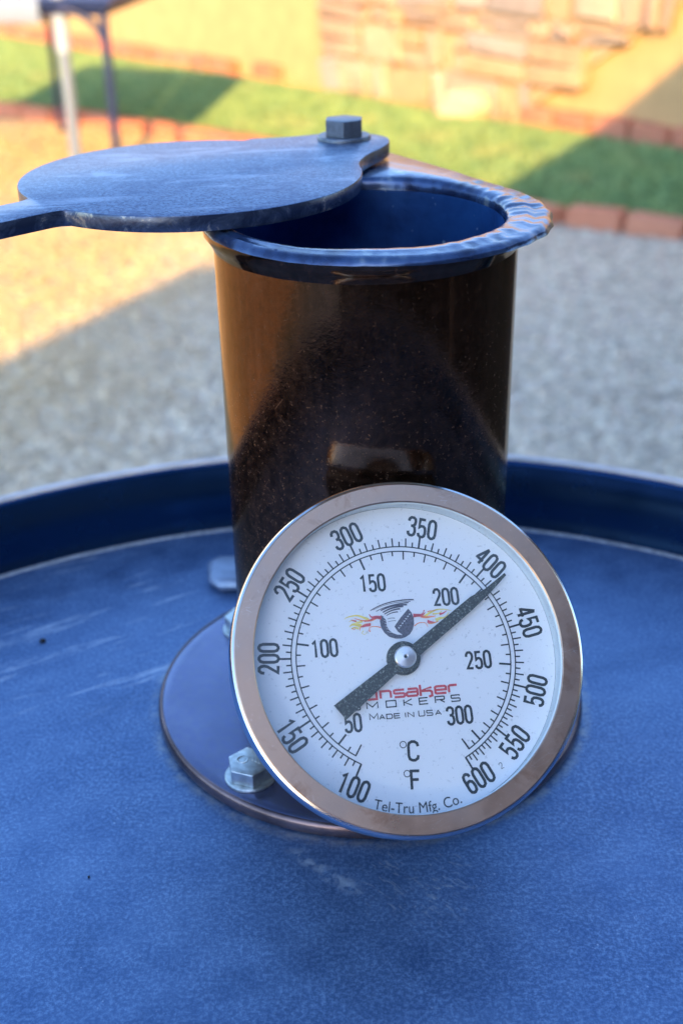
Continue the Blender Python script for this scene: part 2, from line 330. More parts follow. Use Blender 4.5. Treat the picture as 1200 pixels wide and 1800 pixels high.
# bricks
def mat_brick():
    m = M('red_brick', rough=.85, spec=.2); v = m.coord(); inf = m.n.new('ShaderNodeObjectInfo'); f = m.noise(v, 30, 4, .65)
    col = m.ramp(f, [(.3, (.48, .15, .085)), (.7, (.64, .24, .15))])
    col = m.mix(m.ramp(inf.outputs['Random'], [(0, .0), (1, .6)]), col, (.58, .30, .20)); m.set('color', col); m.bump(f, .5, .004); return m.m
BR = mat_brick()
def brick_mesh(i):
    bm = box(.205, .098, .072, .008, 2)
    for v in bm.verts: v.co += Vector(rng.normal(0, .0022, 3))
    me = bpy.data.meshes.new('brick'); bm.to_mesh(me); bm.free(); me.materials.append(BR)
    me.polygons.foreach_set('use_smooth', [True]*len(me.polygons)); me.set_sharp_from_angle(angle=.7); return me
BM = [brick_mesh(i) for i in range(4)]
def brick_row(root, line, inset, gaps=lambda s, x: False, step=.222, tall=1.0):
    pts = [Vector((*p, 0)) for p in line]; s = 0; i = 0; d = (pts[1]-pts[0]); acc = 0; k = 0
    total = sum((pts[j+1]-pts[j]).length for j in range(len(pts)-1)); q = 0
    while q < total:
        r = q; j = 0
        while r > (pts[j+1]-pts[j]).length: r -= (pts[j+1]-pts[j]).length; j += 1
        dr = (pts[j+1]-pts[j]).normalized(); p = pts[j]+dr*r; nrm = Vector((-dr.y, dr.x, 0))*inset
        if -3.4 < p.x < 2.4 and not gaps(q, p.x):
            o = bpy.data.objects.new('brick', BM[k % 4]); C.objects.link(o); o.parent = root
            o.location = (p.x+nrm.x-root.location.x, p.y+nrm.y-root.location.y, .030+random.uniform(-.006, .008))
            o.rotation_euler = (random.uniform(-.05, .05), random.uniform(-.05, .05), math.atan2(dr.y, dr.x)+random.uniform(-.07, .07))
            o.scale = (1, 1, tall); o.location.z += .03*(tall-1); k += 1
        q += step*random.uniform(.97, 1.06)
e1 = empty('brick_edging', (-.78, 5.93, GZ), 'low row of red bricks edging the near side of the lawn, beside the gravel', 'brick edging')
brick_row(e1, near, -.05)
e2 = empty('brick_edging', (1.1, 5.8, GZ), 'row of orange bricks along the foot of the sandy wall behind the lawn', 'brick edging')
brick_row(e2, far, .07, gaps=lambda s, x: -.45 < x < .86 or -.75 < x < -.62, tall=1.5)

# garden wall, plastered, with a rough stone facing
W0 = Vector((1.22, 5.80, GZ)); WD = Vector((-.65, .76, 0)).normalized(); WN = Vector((-WD.y, WD.x, 0))   # WN points towards the yard
if WN.y > 0: WN = -WN
rotw = Matrix((( WD.x, WN.x, 0), (WD.y, WN.y, 0), (0, 0, 1))).to_4x4()
wall = empty('garden_wall', W0, 'sandy yellow plastered wall with a rough stone facing behind the lawn', 'wall')
wall.rotation_euler = rotw.to_euler()
LEFT = rotw.to_3x3().determinant() < 0
PLAST = simple('sandy_plaster', (.56, .37, .18), .9, amt=.10, scale=8, bump=.004, spec=.2)
def wobj(name, bm, mat):
    return obj_bm(name, bm, mat, None)
# wall frame: use explicit world placement to avoid mirrored axes
def wbox(name, s0, s1, z0, z1, d0, d1, mat, bevel=0, jitter=0, rot=0, kind_poly=None):
    bm = box(s1-s0, d1-d0, z1-z0, bevel, 2)
    for v in bm.verts:
        if jitter: v.co += Vector(rng.normal(0, jitter, 3))
    if rot: bmesh.ops.rotate(bm, matrix=Matrix.Rotation(rot, 3, 'Y'), verts=bm.verts)
    cs, cdp, cz = (s0+s1)/2, (d0+d1)/2, (z0+z1)/2
    for v in bm.verts:
        s_, d_, z_ = v.co.x+cs, v.co.y+cdp, v.co.z+cz
        v.co = WD*s_+WN*d_+Vector((0, 0, z_))
    o = obj_bm(name, bm, mat, wall, 40 if bevel else None); return o
wall.rotation_euler = (0, 0, 0)
wbox('wall_panel', -4, 9, 0, 2.3, -.22, -.02, PLAST)
wbox('coping', -4.05, 9.05, 2.303, 2.37, -.26, .02, simple('coping_stone', (.5, .42, .3), .9))
MORTAR = simple('pale_mortar', (.48, .36, .23), .95, amt=.15, scale=20, bump=.004)
def stone_mat(i, c):
    return simple('facing_stone_%s' % ['buff', 'pink', 'cream', 'grey', 'ochre'][i], c, .9, amt=.12, scale=14, bump=.006, spec=.2)
SM = [stone_mat(i, c) for i, c in enumerate([(.46, .34, .24), (.46, .32, .24), (.54, .43, .31), (.40, .33, .29), (.48, .33, .20)])]
# facing outline: left edge s=1.985, right edge rises to the right along a slope
def smin(z): return .50-(z)*(.97/.623)
stones = 0; z = .0
bmback = bmesh.new()
pts = [(1.99, 0), (1.99, 1.35), (smin(1.35), 1.35), (.50, 0)]
vb = [bmback.verts.new(WD*s_+WN*d_+Vector((0, 0, z_))) for d_ in (-.015, .02) for s_, z_ in pts]
for f in ((0, 1, 2, 3), (4, 5, 6, 7), (0, 1, 5, 4), (1, 2, 6, 5), (2, 3, 7, 6), (3, 0, 4, 7)): bmback.faces.new([vb[i] for i in f])
obj_bm('mortar_bed', bmback, MORTAR, wall)
while z < 1.25:
    h = random.choice([.09, .13, .17, .21]); s0 = 1.98
    while s0 > smin(z+h/2)+.04:
        wd_ = random.choice([.10, .15, .22, .30, .38])*random.uniform(.8, 1.2); s1 = max(s0-wd_, smin(z+h/2)-.02)
        if random.random() < .25 and z > .02:
            hh = h*.5
            for zz in (z, z+hh): wbox('stone', s1+.012, s0, zz+.008, zz+hh-.006, .0, random.uniform(.045, .08), random.choice(SM), .012, .004, random.uniform(-.10, .10))
        else: wbox('stone', s1+.012, s0, z+.008, z+h-.006, .0, random.uniform(.045, .085), random.choice(SM), .022, .009, random.uniform(-.12, .12))
        s0 = s1
    z += h
# a small dark vent in the plaster
wbox('vent', -.31, -.22, .515, .545, -.019, -.004, simple('dark_teal_vent', (.02, .07, .08), .5), .004)
def rock(name, loc, size, mat, label, seed):
    bm = bmesh.new(); bmesh.ops.create_icosphere(bm, subdivisions=3, radius=1); r_ = np.random.default_rng(seed); ph = r_.uniform(0, 6, 6)
    for v in bm.verts:
        c = v.co; k = 1+.13*math.sin(3*c.x+ph[0])+.11*math.sin(4*c.y+ph[1])+.12*math.sin(5*c.z+2*c.x+ph[2]); v.co = Vector((c.x*size[0], c.y*size[1], max(c.z, -.5)*size[2]))*k
    o = obj_bm(name, bm, mat, None, 60); o.location = loc; finish(o, label, 'rock'); return o
p = on_z(815, 205, GZ)
rock('pale_rock', (p[0], p[1]-.08, GZ+.05), (.15, .10, .10), simple('cream_rock', (.62, .48, .31), .9, amt=.1, scale=12, bump=.005), 'big pale cream rock on the lawn edge against the stone faced wall', 3)

# garden table and the post beside it
TM = simple('table_grey_metal', (.28, .34, .44), .45, .2, amt=.08, scale=10); DB = simple('dark_blue_tube', (.018, .032, .11), .4, .2, amt=.1)
tb = empty('garden_table', (-.82, 4.25, GZ), 'grey topped garden table with thin dark blue legs at the top left', 'table')
def tpt(x, y): return (x+.82, y-4.25)
top = [tpt(-1.80, 6.45), tpt(-.66, 5.85), tpt(-.82, 4.25), tpt(-1.98, 4.72)]
slab = [tpt(-1.80, 6.45), tpt(-1.06, 6.07), tpt(-1.10, 4.36), tpt(-1.98, 4.72)]; shelf = [tpt(-1.055, 6.06), tpt(-.66, 5.85), tpt(-.82, 4.25), tpt(-1.095, 4.36)]
obj_bm('tabletop', prism(slab, .700, .795, .012), TM, tb, 40); obj_bm('side_shelf', prism(shelf, .765, .79, .004), DB, tb, 40)
inset = [(x*.94-.035, y*.94+.06) for x, y in top]
for a_, b_ in ((0, 1), (1, 2), (2, 3), (3, 0)):
    p_, q_ = inset[a_], inset[b_]; obj_bm('apron', tube_between((*p_, .747), (*q_, .747), .018, 10), DB, tb, 50)
for (x_, y_) in (inset[2], inset[3], tpt(-1.45, 6.1)): obj_bm('leg', tube_between((x_, y_, 0), (x_, y_, .750 if x_ > -.3 else .699), .016, 16), DB, tb, 50)
# curved brace at the near right corner
cr = inset[2]; crv = [(cr[0]-.16*(1-math.cos(t)), cr[1]+.01, .60+.155*math.sin(t)) for t in np.linspace(0, PI/2, 7)]
bmc = bmesh.new()
for i in range(6):
    b_ = tube_between(crv[i], crv[i+1], .012, 8); me = bpy.data.meshes.new('t'); b_.to_mesh(me); b_.free(); bmc.from_mesh(me)
obj_bm('brace', bmc, DB, tb, 50)
GP = simple('light_grey_tube', (.38, .46, .58), .4, .1, amt=.06); GPd = simple('grey_tube_base', (.20, .25, .34), .45, .1, amt=.06)
pp = Vector((-1.03, 4.40, GZ))
ps = empty('umbrella_stand', pp, 'light grey metal post standing in front of the garden table', 'post')
obj_bm('pole', tube_between((0, 0, 0), (0, 0, .60), .022, 24), GPd, ps, 50)
obj_bm('upper_pole', tube_between((0, 0, .60), (0, 0, 1.2), .027, 24), GP, ps, 50)
bmf = bmesh.new(); bmesh.ops.create_cone(bmf, cap_ends=True, segments=32, radius1=.19, radius2=.16, depth=.04); bmesh.ops.translate(bmf, vec=(0, 0, .02), verts=bmf.verts)
obj_bm('base', bmf, GPd, ps, 40)

# unseen building added to block the sun, outline shaped from the yard shadow
HS = simple('shadow_house_plaster', (.18, .15, .13), .9, amt=.08, scale=5, spec=.2); RF = simple('shadow_roof_tile', (.20, .12, .09), .9, amt=.2, scale=20)
hh = empty('shadow_house', (2, -8, GZ), 'unseen plastered building with a flat overhang, added to cast the yard shadow', 'shadow_house')
RH = 2.9; sh = (RH/math.tan(e)); dx, dy = sh*math.sin(a), sh*math.cos(a)
def S(x, y): return (x-dx-2, y-dy+8)
shadow_outline = [S(-.956-1.8, 2.73-3.55), S(-.956, 2.73), S(-.50, 3.62), S(.11, 3.62), S(1.24, 5.78), S(4.2, 11.3), (8, 3), (7, -9), (-6, -9)]
obj_bm('shadow_roof', prism(shadow_outline, RH-.10, RH), RF, hh)
wallp = [(x-2, y+8) for x, y in ((-2.2, -10.5), (-1.3, -7.4), (2.4, -7.4), (4.0, -4.2), (6.6, 0.2), (9.0, -4.5), (8.5, -15), (-3, -15))]
obj_bm('wall', prism(wallp, 0, RH-.10), HS, hh)  # unseen wall of the added shadow building
for px_2, py_2 in ((-.62, -3.9), (1.55, -.75), (2.9, 1.75)): obj_bm('shadow_roof_post', tube_between((px_2-2, py_2+8, 0), (px_2-2, py_2+8, RH-.10), .045, 12), HS, hh)
WG = simple('window_glass_dark', (.04, .05, .06), .08, 0, spec=.8); WF = simple('window_frame_white', (.7, .7, .68), .5)
for i0, i1, fr in ((1, 2, .25), (1, 2, .75), (2, 3, .5), (3, 4, .3), (3, 4, .75)):
    A, B = Vector((*wallp[i0], 0)), Vector((*wallp[i1], 0)); d = (B-A).normalized(); nn = Vector((-d.y, d.x, 0)); p = A.lerp(B, fr)
    ww = min(1.2, (B-A).length*.7)
    mt = Matrix.Translation(p+Vector((0, 0, 1.6))) @ Matrix.Rotation(math.atan2(d.y, d.x), 4, 'Z')
    bmw = box(ww, .12, 1.2, 0); bmesh.ops.transform(bmw, matrix=mt, verts=bmw.verts); wf = obj_bm('window', bmw, WF, hh)
    bmw = box(ww-.14, .14, 1.06, 0); bmesh.ops.transform(bmw, matrix=mt, verts=bmw.verts); obj_bm('pane', bmw, WG, wf)

# ------------------------------------------------------------------ the drum and its lid
LC = (-.0059, -.178); LR = .3466
dr = empty('smoker_drum', (LC[0], LC[1], GZ), 'black steel drum of the smoker standing on the gravel under the blue lid', 'drum')
V, F = lathe([(.0, .052), (.330, .052), (.338, .006), (.338, .27), (.344, .285), (.338, .30), (.338, .55), (.344, .565), (.338, .58), (.338, .825), (.33, .825), (.33, .02), (0, .02)], 96)
clean(obj('body', V, F, BLACKSTEEL, dr, 35))
lid = empty('drum_lid', (LC[0], LC[1], 0), 'round dusty blue steel drum lid with raised rim under the chimney', 'lid')
prof = [(0, 0)]+[(LR*t, 0) for t in (.2, .4, .6, .8, .9)]+[(LR-.006, .0), (LR-.002, .0008)]
V, F = lathe(prof, 160); pan = obj('pan', V, F, LID, lid, 60); clean(pan)
GRIME = simple('pale_grime_line', (.30, .32, .36), .7, amt=.35, scale=300, bump=.0004)
prof = [(LR-.0035, .0006), (LR-.0022, .0017), (LR-.0008, .0013), (LR+.0002, .0002)]
V, F = lathe(prof, 160); obj('seam', V, F, GRIME, lid, 60)
prof = [(LR-.0005, .0009), (LR+.0010, .004), (LR+.0020, .010), (LR+.0025, .018), (LR+.0045, .027), (LR+.0075, .0345), (LR+.010, .0372), (LR+.0125, .0380), (LR+.0150, .0372), (LR+.0165, .0345), (LR+.0165, .030), (LR+.0145, .027), (LR+.0145, -.030), (LR+.0125, -.030), (LR+.0125, .0), (LR+.0, -.002)]
V, F = lathe(prof, 192); obj('rim', V, F, WALLM, lid, 60)

V, F = lathe([(LR+.0125+.0024*math.cos(t), .0376+.0024*math.sin(t)) for t in np.linspace(0, 2*PI, 11)[:-1]], 192, closed=True); obj('rim_edge', V, F, simple('worn_pale_edge', (.66, .63, .64), .5, .0, amt=.15, scale=60), lid, 60)
gr = bmesh.new()
for (gx, gy, gs, gh) in [(-.1593, .0481, .0016, .0012), (-.108, -.112, .0006, .0005)]:
    q = bmesh.new(); bmesh.ops.create_icosphere(q, subdivisions=1, radius=1)
    for v in q.verts: v.co = Vector((v.co.x*gs*random.uniform(.7, 1.4)+gx-LC[0], v.co.y*gs*random.uniform(.6, 1.1)+gy-LC[1], v.co.z*gh+gh*.6))
    me_ = bpy.data.meshes.new('g'); q.to_mesh(me_); q.free(); gr.from_mesh(me_)
go_ = obj_bm('grit', gr, simple('black_grit', (.012, .012, .015), .7), lid)
go_['kind'] = 'stuff'
# bracket welded behind the chimney
bk = prism([(.046, .268), (.046, .297), (.084, .297), (.090, .291), (.088, .275), (.082, .268)], 0, .008, .004, 3)
for v in bk.verts: v.co.x = -v.co.x+.012
bmesh.ops.reverse_faces(bk, faces=bk.faces)
obj_bm('bracket', bk, simple('pale_blue_bracket', (.26, .33, .46), .4, .5, amt=.3, scale=60), lid, 60)

# ------------------------------------------------------------------ chimney
ch = empty('chimney_stack', (0, 0, 0), 'short dark bronze chimney pipe bolted to the drum lid behind the dial', 'chimney')
RP, RI, ZT = .057, .0518, .2165
FR = .0947
prof = [(.050, .0003), (FR-.001, .0003), (FR, .0015), (FR+.0002, .0035), (FR-.0006, .0053), (FR-.0022, .0062), (FR-.006, .0064), (.050, .0064)]
V, F = lathe(prof, 160, closed=True); obj('flange', V, F, FLANGE, ch, 50)
V, F = lathe([(FR+.0001, .0008), (FR+.0005, .0028), (FR+.0002, .0046), (FR-.0004, .0057), (FR-.0012, .0063), (FR-.0016, .0062)], 160); obj('flange_edge_reflection', V, F, simple('reflection_brown_edge', (.19, .125, .12), .24, .9, amt=.5, scale=40), ch, 60)
# copper reflection put into the colour of the flange edge ring above
V, F = lathe([(.0575+.0*t, .0064) if False else (.0572+.0032*math.cos(t), .0066+.0030*math.sin(t)) for t in np.linspace(-.2, PI/2+.2, 8)], 96); obj('weld_bead', V, F, RIM, ch, 60)
n = 128; V = []; F = []; zs = list(np.linspace(.0067, ZT-.002, 40))
V, F = lathe([(RP, z_) for z_ in zs], n); pipe = obj('pipe', V, F, PIPE, ch, 60)
V, F = lathe([(RI, .0067), (RI, ZT)], n); obj('pipe_lining', V, F, INNER, ch, 60)
V, F = lathe([(RP+.0002, ZT-.0065), (RP+.0008, ZT-.0050), (RP+.0018, ZT-.0033), (RP+.0036, ZT-.0008), (RP+.0040, ZT+.0018), (RP+.001, ZT+.002)], n)
for i, v in enumerate(V):
    t = math.atan2(v[1], v[0]); k = 1+.0012*math.sin(17*t)+.001*math.sin(41*t+1); V[i] = (v[0]*k, v[1]*k, v[2])
obj('collar_weld', V, F, PIPE, ch, 60)
# rim ring with an ear for the damper pivot
PV = (-.007, .099)
def hullr(t, R=.0650, r=.0205, c=PV):
    best = 0; d = (math.cos(t), math.sin(t)); c0 = (.0042, -.0005)
    for s_ in np.linspace(0, 1, 60):
        cc = (c0[0]+(c[0]-c0[0])*s_, c0[1]+(c[1]-c0[1])*s_); rr = R+(r-R)*s_; b_ = cc[0]*d[0]+cc[1]*d[1]; q = b_*b_-(cc[0]**2+cc[1]**2-rr*rr)
        if q > 0: best = max(best, b_+math.sqrt(q))
    return best
n = 360; V = []; F = []; m = 0; RW = [(random.randint(9, 70), random.uniform(0, 6.28), random.uniform(.3, 1)) for _ in range(22)]
def rip(t, q): return sum(a__*math.sin(f__*t+p__+q*(1+.3*k_)) for k_, (f__, p__, a__) in enumerate(RW))/5.0
for i in range(n):
    t = 2*PI*i/n; ro = hullr(t); ri = RI+.0002
    right = .15+.65*max(0, math.cos(t+.1))**3
    w1 = .0002*math.sin(5*t+1)+(.0003*math.sin(13*t)+.0004*math.sin(31*t+2))*right
    w2 = .0002*math.sin(7*t)+.00045*rip(t, 0)*right
    ro += w1; top_ = .2216+w2*.6-.0012*right; wid = ro-ri
    pr = [(ri+.00012*rip(t, 4), .2150), (ri+.0002, top_-.0018), (ri+.0012, top_-.0005), (ri+.003, top_+.0001+w2*.4), (ri+wid*.45, top_+.0006*right), (ri+wid*.62, top_-.0006+.0006*rip(t, 2)*right), (ro-.0030, top_-.0001), (ro-.0013, top_-.0009), (ro-.0002, top_-.0020), (ro+.0001, top_-.0029), (ro-.0010, .2184), (ro-.0025, .2178)]
    m = len(pr)
    for r_, z_ in pr: V.append((r_*math.cos(t), r_*math.sin(t), z_))
for i in range(n):
    j = (i+1) % n
    for k in range(m):
        k2 = (k+1) % m; F.append((i*m+k, j*m+k, j*m+k2, i*m+k2))
obj('rim', V, F, RIM, ch, 50)
# damper plate
dc, dR = (-.0675, .034), .0672
out = [(-.0008, .040), (-.0012, .048), (.0004, .0575), (.0038, .0675), (.0085, .0775), (.0118, .0865), (.0128, .0945), (.0116, .1015), (.0070, .1075), (.0, .1113), (-.008, .1128), (-.016, .1117), (-.026, .1075), (-.037, .1043), (-.048, .1028)]
def catmull(P, k=4):
    R_ = []
    for i in range(len(P)-1):
        p0, p1, p2, p3 = [np.array(P[max(0, min(len(P)-1, i+j))]) for j in (-1, 0, 1, 2)]
        for s_ in range(k):
            t = s_/k; R_.append(tuple(.5*((2*p1)+(-p0+p2)*t+(2*p0-5*p1+4*p2-p3)*t*t+(-p0+3*p1-3*p2+p3)*t**3)))
    R_.append(tuple(P[-1])); return R_
outl = catmull(out)
hd = (math.cos(math.radians(224)), math.sin(math.radians(224))); hp = (-hd[1], hd[0]); hw_ = .0112
a1 = math.degrees(math.asin(hw_/dR))
for t in np.linspace(76, 224-a1-2.2, 40): outl.append((dc[0]+dR*math.cos(math.radians(t)), dc[1]+dR*math.sin(math.radians(t))))
def hpt(al, ac): return (dc[0]+hd[0]*al+hp[0]*ac, dc[1]+hd[1]*al+hp[1]*ac)
outl += [hpt(dR+.0012, -hw_-.0006), hpt(dR+.004, -hw_), hpt(.165, -hw_+.001)]
outl += [hpt(.165+.010*math.cos(t), .0102*math.sin(t)) for t in np.linspace(-PI/2, PI/2, 9)][1:-1]
outl += [hpt(.165, hw_-.001), hpt(dR+.004, hw_), hpt(dR+.0012, hw_+.0006)]
for t in np.linspace(224+a1+2.2, 364, 60): outl.append((dc[0]+dR*math.cos(math.radians(t)), dc[1]+dR*math.sin(math.radians(t))))
dp = prism(outl, .2224, .2284, .0007, 2)
damper = obj_bm('damper_plate', dp, PLATE, ch, 40)
def hexbolt(name, loc, AC, h, wr, wt, mat, rot, parent, marks=True):
    bm = prism([(AC/2*math.cos(PI/3*i+rot), AC/2*math.sin(PI/3*i+rot)) for i in range(6)], wt, wt+h, .0)
    # chamfered top
    tf = [f for f in bm.faces if f.normal.z > .9]; r = bmesh.ops.inset_region(bm, faces=tf, thickness=AC*.035)
    for v in tf[0].verts: v.co.z += AC*.010
    bmesh.ops.bevel(bm, geom=bm.edges[:], offset=AC*.010, segments=1, affect='EDGES')
    b = obj_bm(name, bm, mat, parent, 20); b.location = loc
    V, F = lathe([(0, 0), (wr, 0), (wr, wt*.6), (wr-.0005, wt), (0, wt)], 48); wsh = obj('washer', V, F, mat, b, 40); clean(wsh)
    if marks:
        V, F = lathe([(AC*.11+.0004*math.cos(t), wt+h+AC*.008+.0003*math.sin(t)) for t in np.linspace(0, 2*PI, 6)[:-1]], 24, closed=True, c=(-AC*.16, AC*.05))
        F2 = list(F); V2 = list(V)
        for k in range(5):
            q = box(AC*.05, AC*.16, .0006, 0, c=(AC*(.06+.07*k), AC*(.10-.05*(k % 3)), wt+h+AC*.006)); q.verts.ensure_lookup_table()
            for v in q.verts: V2.append(tuple(v.co))
            for f in q.faces: F2.append(tuple(v.index+len(V2)-8 for v in f.verts))
            q.free()
        obj('stamp', V2, F2, mat, b)
    return b
hexbolt('pivot_bolt', (-.0070, .0985, .2285), .0180, .0068, .0118, .0016, DARKBOLT, math.radians(-92), ch, False)
for an_, ro_ in ((231.7, .0805), (142, .0755), (57, .0805), (321, .0805)):
    t = math.radians(an_); hexbolt('flange_bolt', (ro_*math.cos(t), ro_*math.sin(t), .0066), .0188, .0062, .0106, .0012, GALV, math.radians(-80) if an_ > 200 else math.radians(-60), ch)

# ------------------------------------------------------------------ thermometer
GC = np.array([.011963, -.112, .098742]); ps_, th_ = .22615, .74273
GN = np.array([math.sin(ps_)*math.cos(th_), -math.cos(ps_)*math.cos(th_), math.sin(th_)])
GR = np.cross([0, 0, 1], GN); GR /= np.linalg.norm(GR); GU = np.cross(GN, GR)
tg = empty('thermometer', tuple(GC), 'round dial thermometer with steel bezel leaning in front of the chimney, needle near 400', 'thermometer')
tg.matrix_world = Matrix(((GR[0], GU[0], GN[0], GC[0]), (GR[1], GU[1], GN[1], GC[1]), (GR[2], GU[2], GN[2], GC[2]), (0, 0, 0, 1)))
# children are modelled in the gauge's own frame: x right, y up, z out of the face
def D(px, py, off=-.0095):
    d = ray(px, py); c = GC+GN*off; t = ((c-CAM)@GN)/(d@GN); q = CAM+t*d-GC; return (q@GR, q@GU)
RB, RO = .0610, .0531
V, F = lathe([(RO, -.0004), (RO+.0004, 0), (RB-.0016, 0), (RB-.0012, -.0003)], 160); obj('bezel', V, F, BEZEL, tg, 30)
V, F = lathe([(RB-.0012, -.0003), (RB-.0005, -.0007), (RB, -.0016), (RB, -.0095), (RB-.0012, -.0105), (RB-.003, -.0105), ], 160); obj('case', V, F, CHROME, tg, 30)
V, F = lathe([(RB-.003, -.0105), (RB-.003, -.014), (RB-.006, -.0155), (.008, -.0155)], 128); obj('case_back', V, F, simple('dull_case_steel', (.025, .03, .04), .6, 0, amt=.1), tg, 30)
INR = simple('inner_ring_white', (.62, .70, .74), .5, amt=.03)
V, F = lathe([(RO, -.0004), (RO-.0003, -.0012), (RO+.0006, -.0022), (RO+.0006, -.0096)], 160); obj('inner_ring', V, F, INR, tg, 50)
V, F = lathe([(0, -.0095), (RO+.0005, -.0095)], 128); dial = obj('dial', V, F, DIALW, tg); clean(dial)
bm = bmesh.new(); bmesh.ops.create_circle(bm, cap_ends=True, segments=96, radius=RO+.0003); bmesh.ops.translate(bm, vec=(0, 0, -.0017), verts=bm.verts)
gm = bpy.data.materials.new('dusty_lens_glass'); gm.use_nodes = True; gn = gm.node_tree.nodes; gl = gm.node_tree.links; gn.clear()
tr = gn.new('ShaderNodeBsdfTransparent'); gs = gn.new('ShaderNodeBsdfGlossy'); gs.inputs['Roughness'].default_value = .04; df = gn.new('ShaderNodeBsdfDiffuse'); df.inputs[0].default_value = (.6, .62, .64, 1)
fz = gn.new('ShaderNodeFresnel'); fz.inputs[0].default_value = 1.45; m1 = gn.new('ShaderNodeMixShader'); m2 = gn.new('ShaderNodeMixShader'); og = gn.new('ShaderNodeOutputMaterial')
nz = gn.new('ShaderNodeTexNoise'); nz.inputs['Scale'].default_value = 900; nz.inputs['Detail'].default_value = 2; tcg = gn.new('ShaderNodeTexCoord'); gl.new(tcg.outputs['Object'], nz.inputs['Vector'])
rg = gn.new('ShaderNodeValToRGB'); rg.color_ramp.elements[0].position = .64; rg.color_ramp.elements[1].position = .76; rg.color_ramp.elements[0].color = (.03, .03, .03, 1); rg.color_ramp.elements[1].color = (.22, .22, .22, 1)
gl.new(nz.outputs[0], rg.inputs[0]); gl.new(fz.outputs[0], m1.inputs[0]); gl.new(tr.outputs[0], m1.inputs[1]); gl.new(gs.outputs[0], m1.inputs[2])
gl.new(rg.outputs[0], m2.inputs[0]); gl.new(m1.outputs[0], m2.inputs[1]); gl.new(df.outputs[0], m2.inputs[2]); gl.new(m2.outputs[0], og.inputs[0])
obj_bm('lens', bm, gm, tg)
# stem and nut
obj_bm('nut', prism([(.013*math.cos(PI/3*i), .013*math.sin(PI/3*i)) for i in range(6)], -.046, -.0155, .0008), GALV, tg, 40)
obj_bm('stem', tube_between((0, 0, -.028), (0, 0, -.082), .0042, 20), GALV, tg, 40)

# --- printing
class Ink:
    def __init__(s, z=-.00935): s.V = []; s.F = []; s.z = z
    def quad(s, pts):
        b = len(s.V); s.V += [(x, y, s.z) for x, y in pts]; s.F.append(tuple(range(b, b+len(pts))))
    def stroke(s, pts, w0, w1=None, closed=False):
        """one continuous ribbon with mitred joints"""
        P = [np.array(p, float) for p in pts]; n = len(P); w1 = w0 if w1 is None else w1
        if closed: P.append(P[0])
        L, Rr = [], []; m = len(P)
        for i in range(m):
            if closed and i in (0, m-1): a_, c_ = P[-2], P[1]
            else: a_, c_ = P[max(0, i-1)], P[min(m-1, i+1)]
            d1 = P[i]-a_; d2 = c_-P[i]; u1 = d1/(np.linalg.norm(d1)+1e-12); u2 = d2/(np.linalg.norm(d2)+1e-12)
            t = u1+u2
            if np.linalg.norm(t) < .35: t = u2 if np.linalg.norm(d2) > 0 else u1
            t = t/np.linalg.norm(t); nn = np.array([-t[1], t[0]])
            ref = u1 if np.linalg.norm(d1) > 1e-9 else u2
            k = 1/max(.6, abs(t@ref)); ww = (w0+(w1-w0)*i/(m-1))*.5*k
            L.append(P[i]+nn*ww); Rr.append(P[i]-nn*ww)
        for i in range(m-1): s.quad([L[i], Rr[i], Rr[i+1], L[i+1]])
    def build(s, name, mat, parent): return obj(name, s.V, s.F, mat, parent)
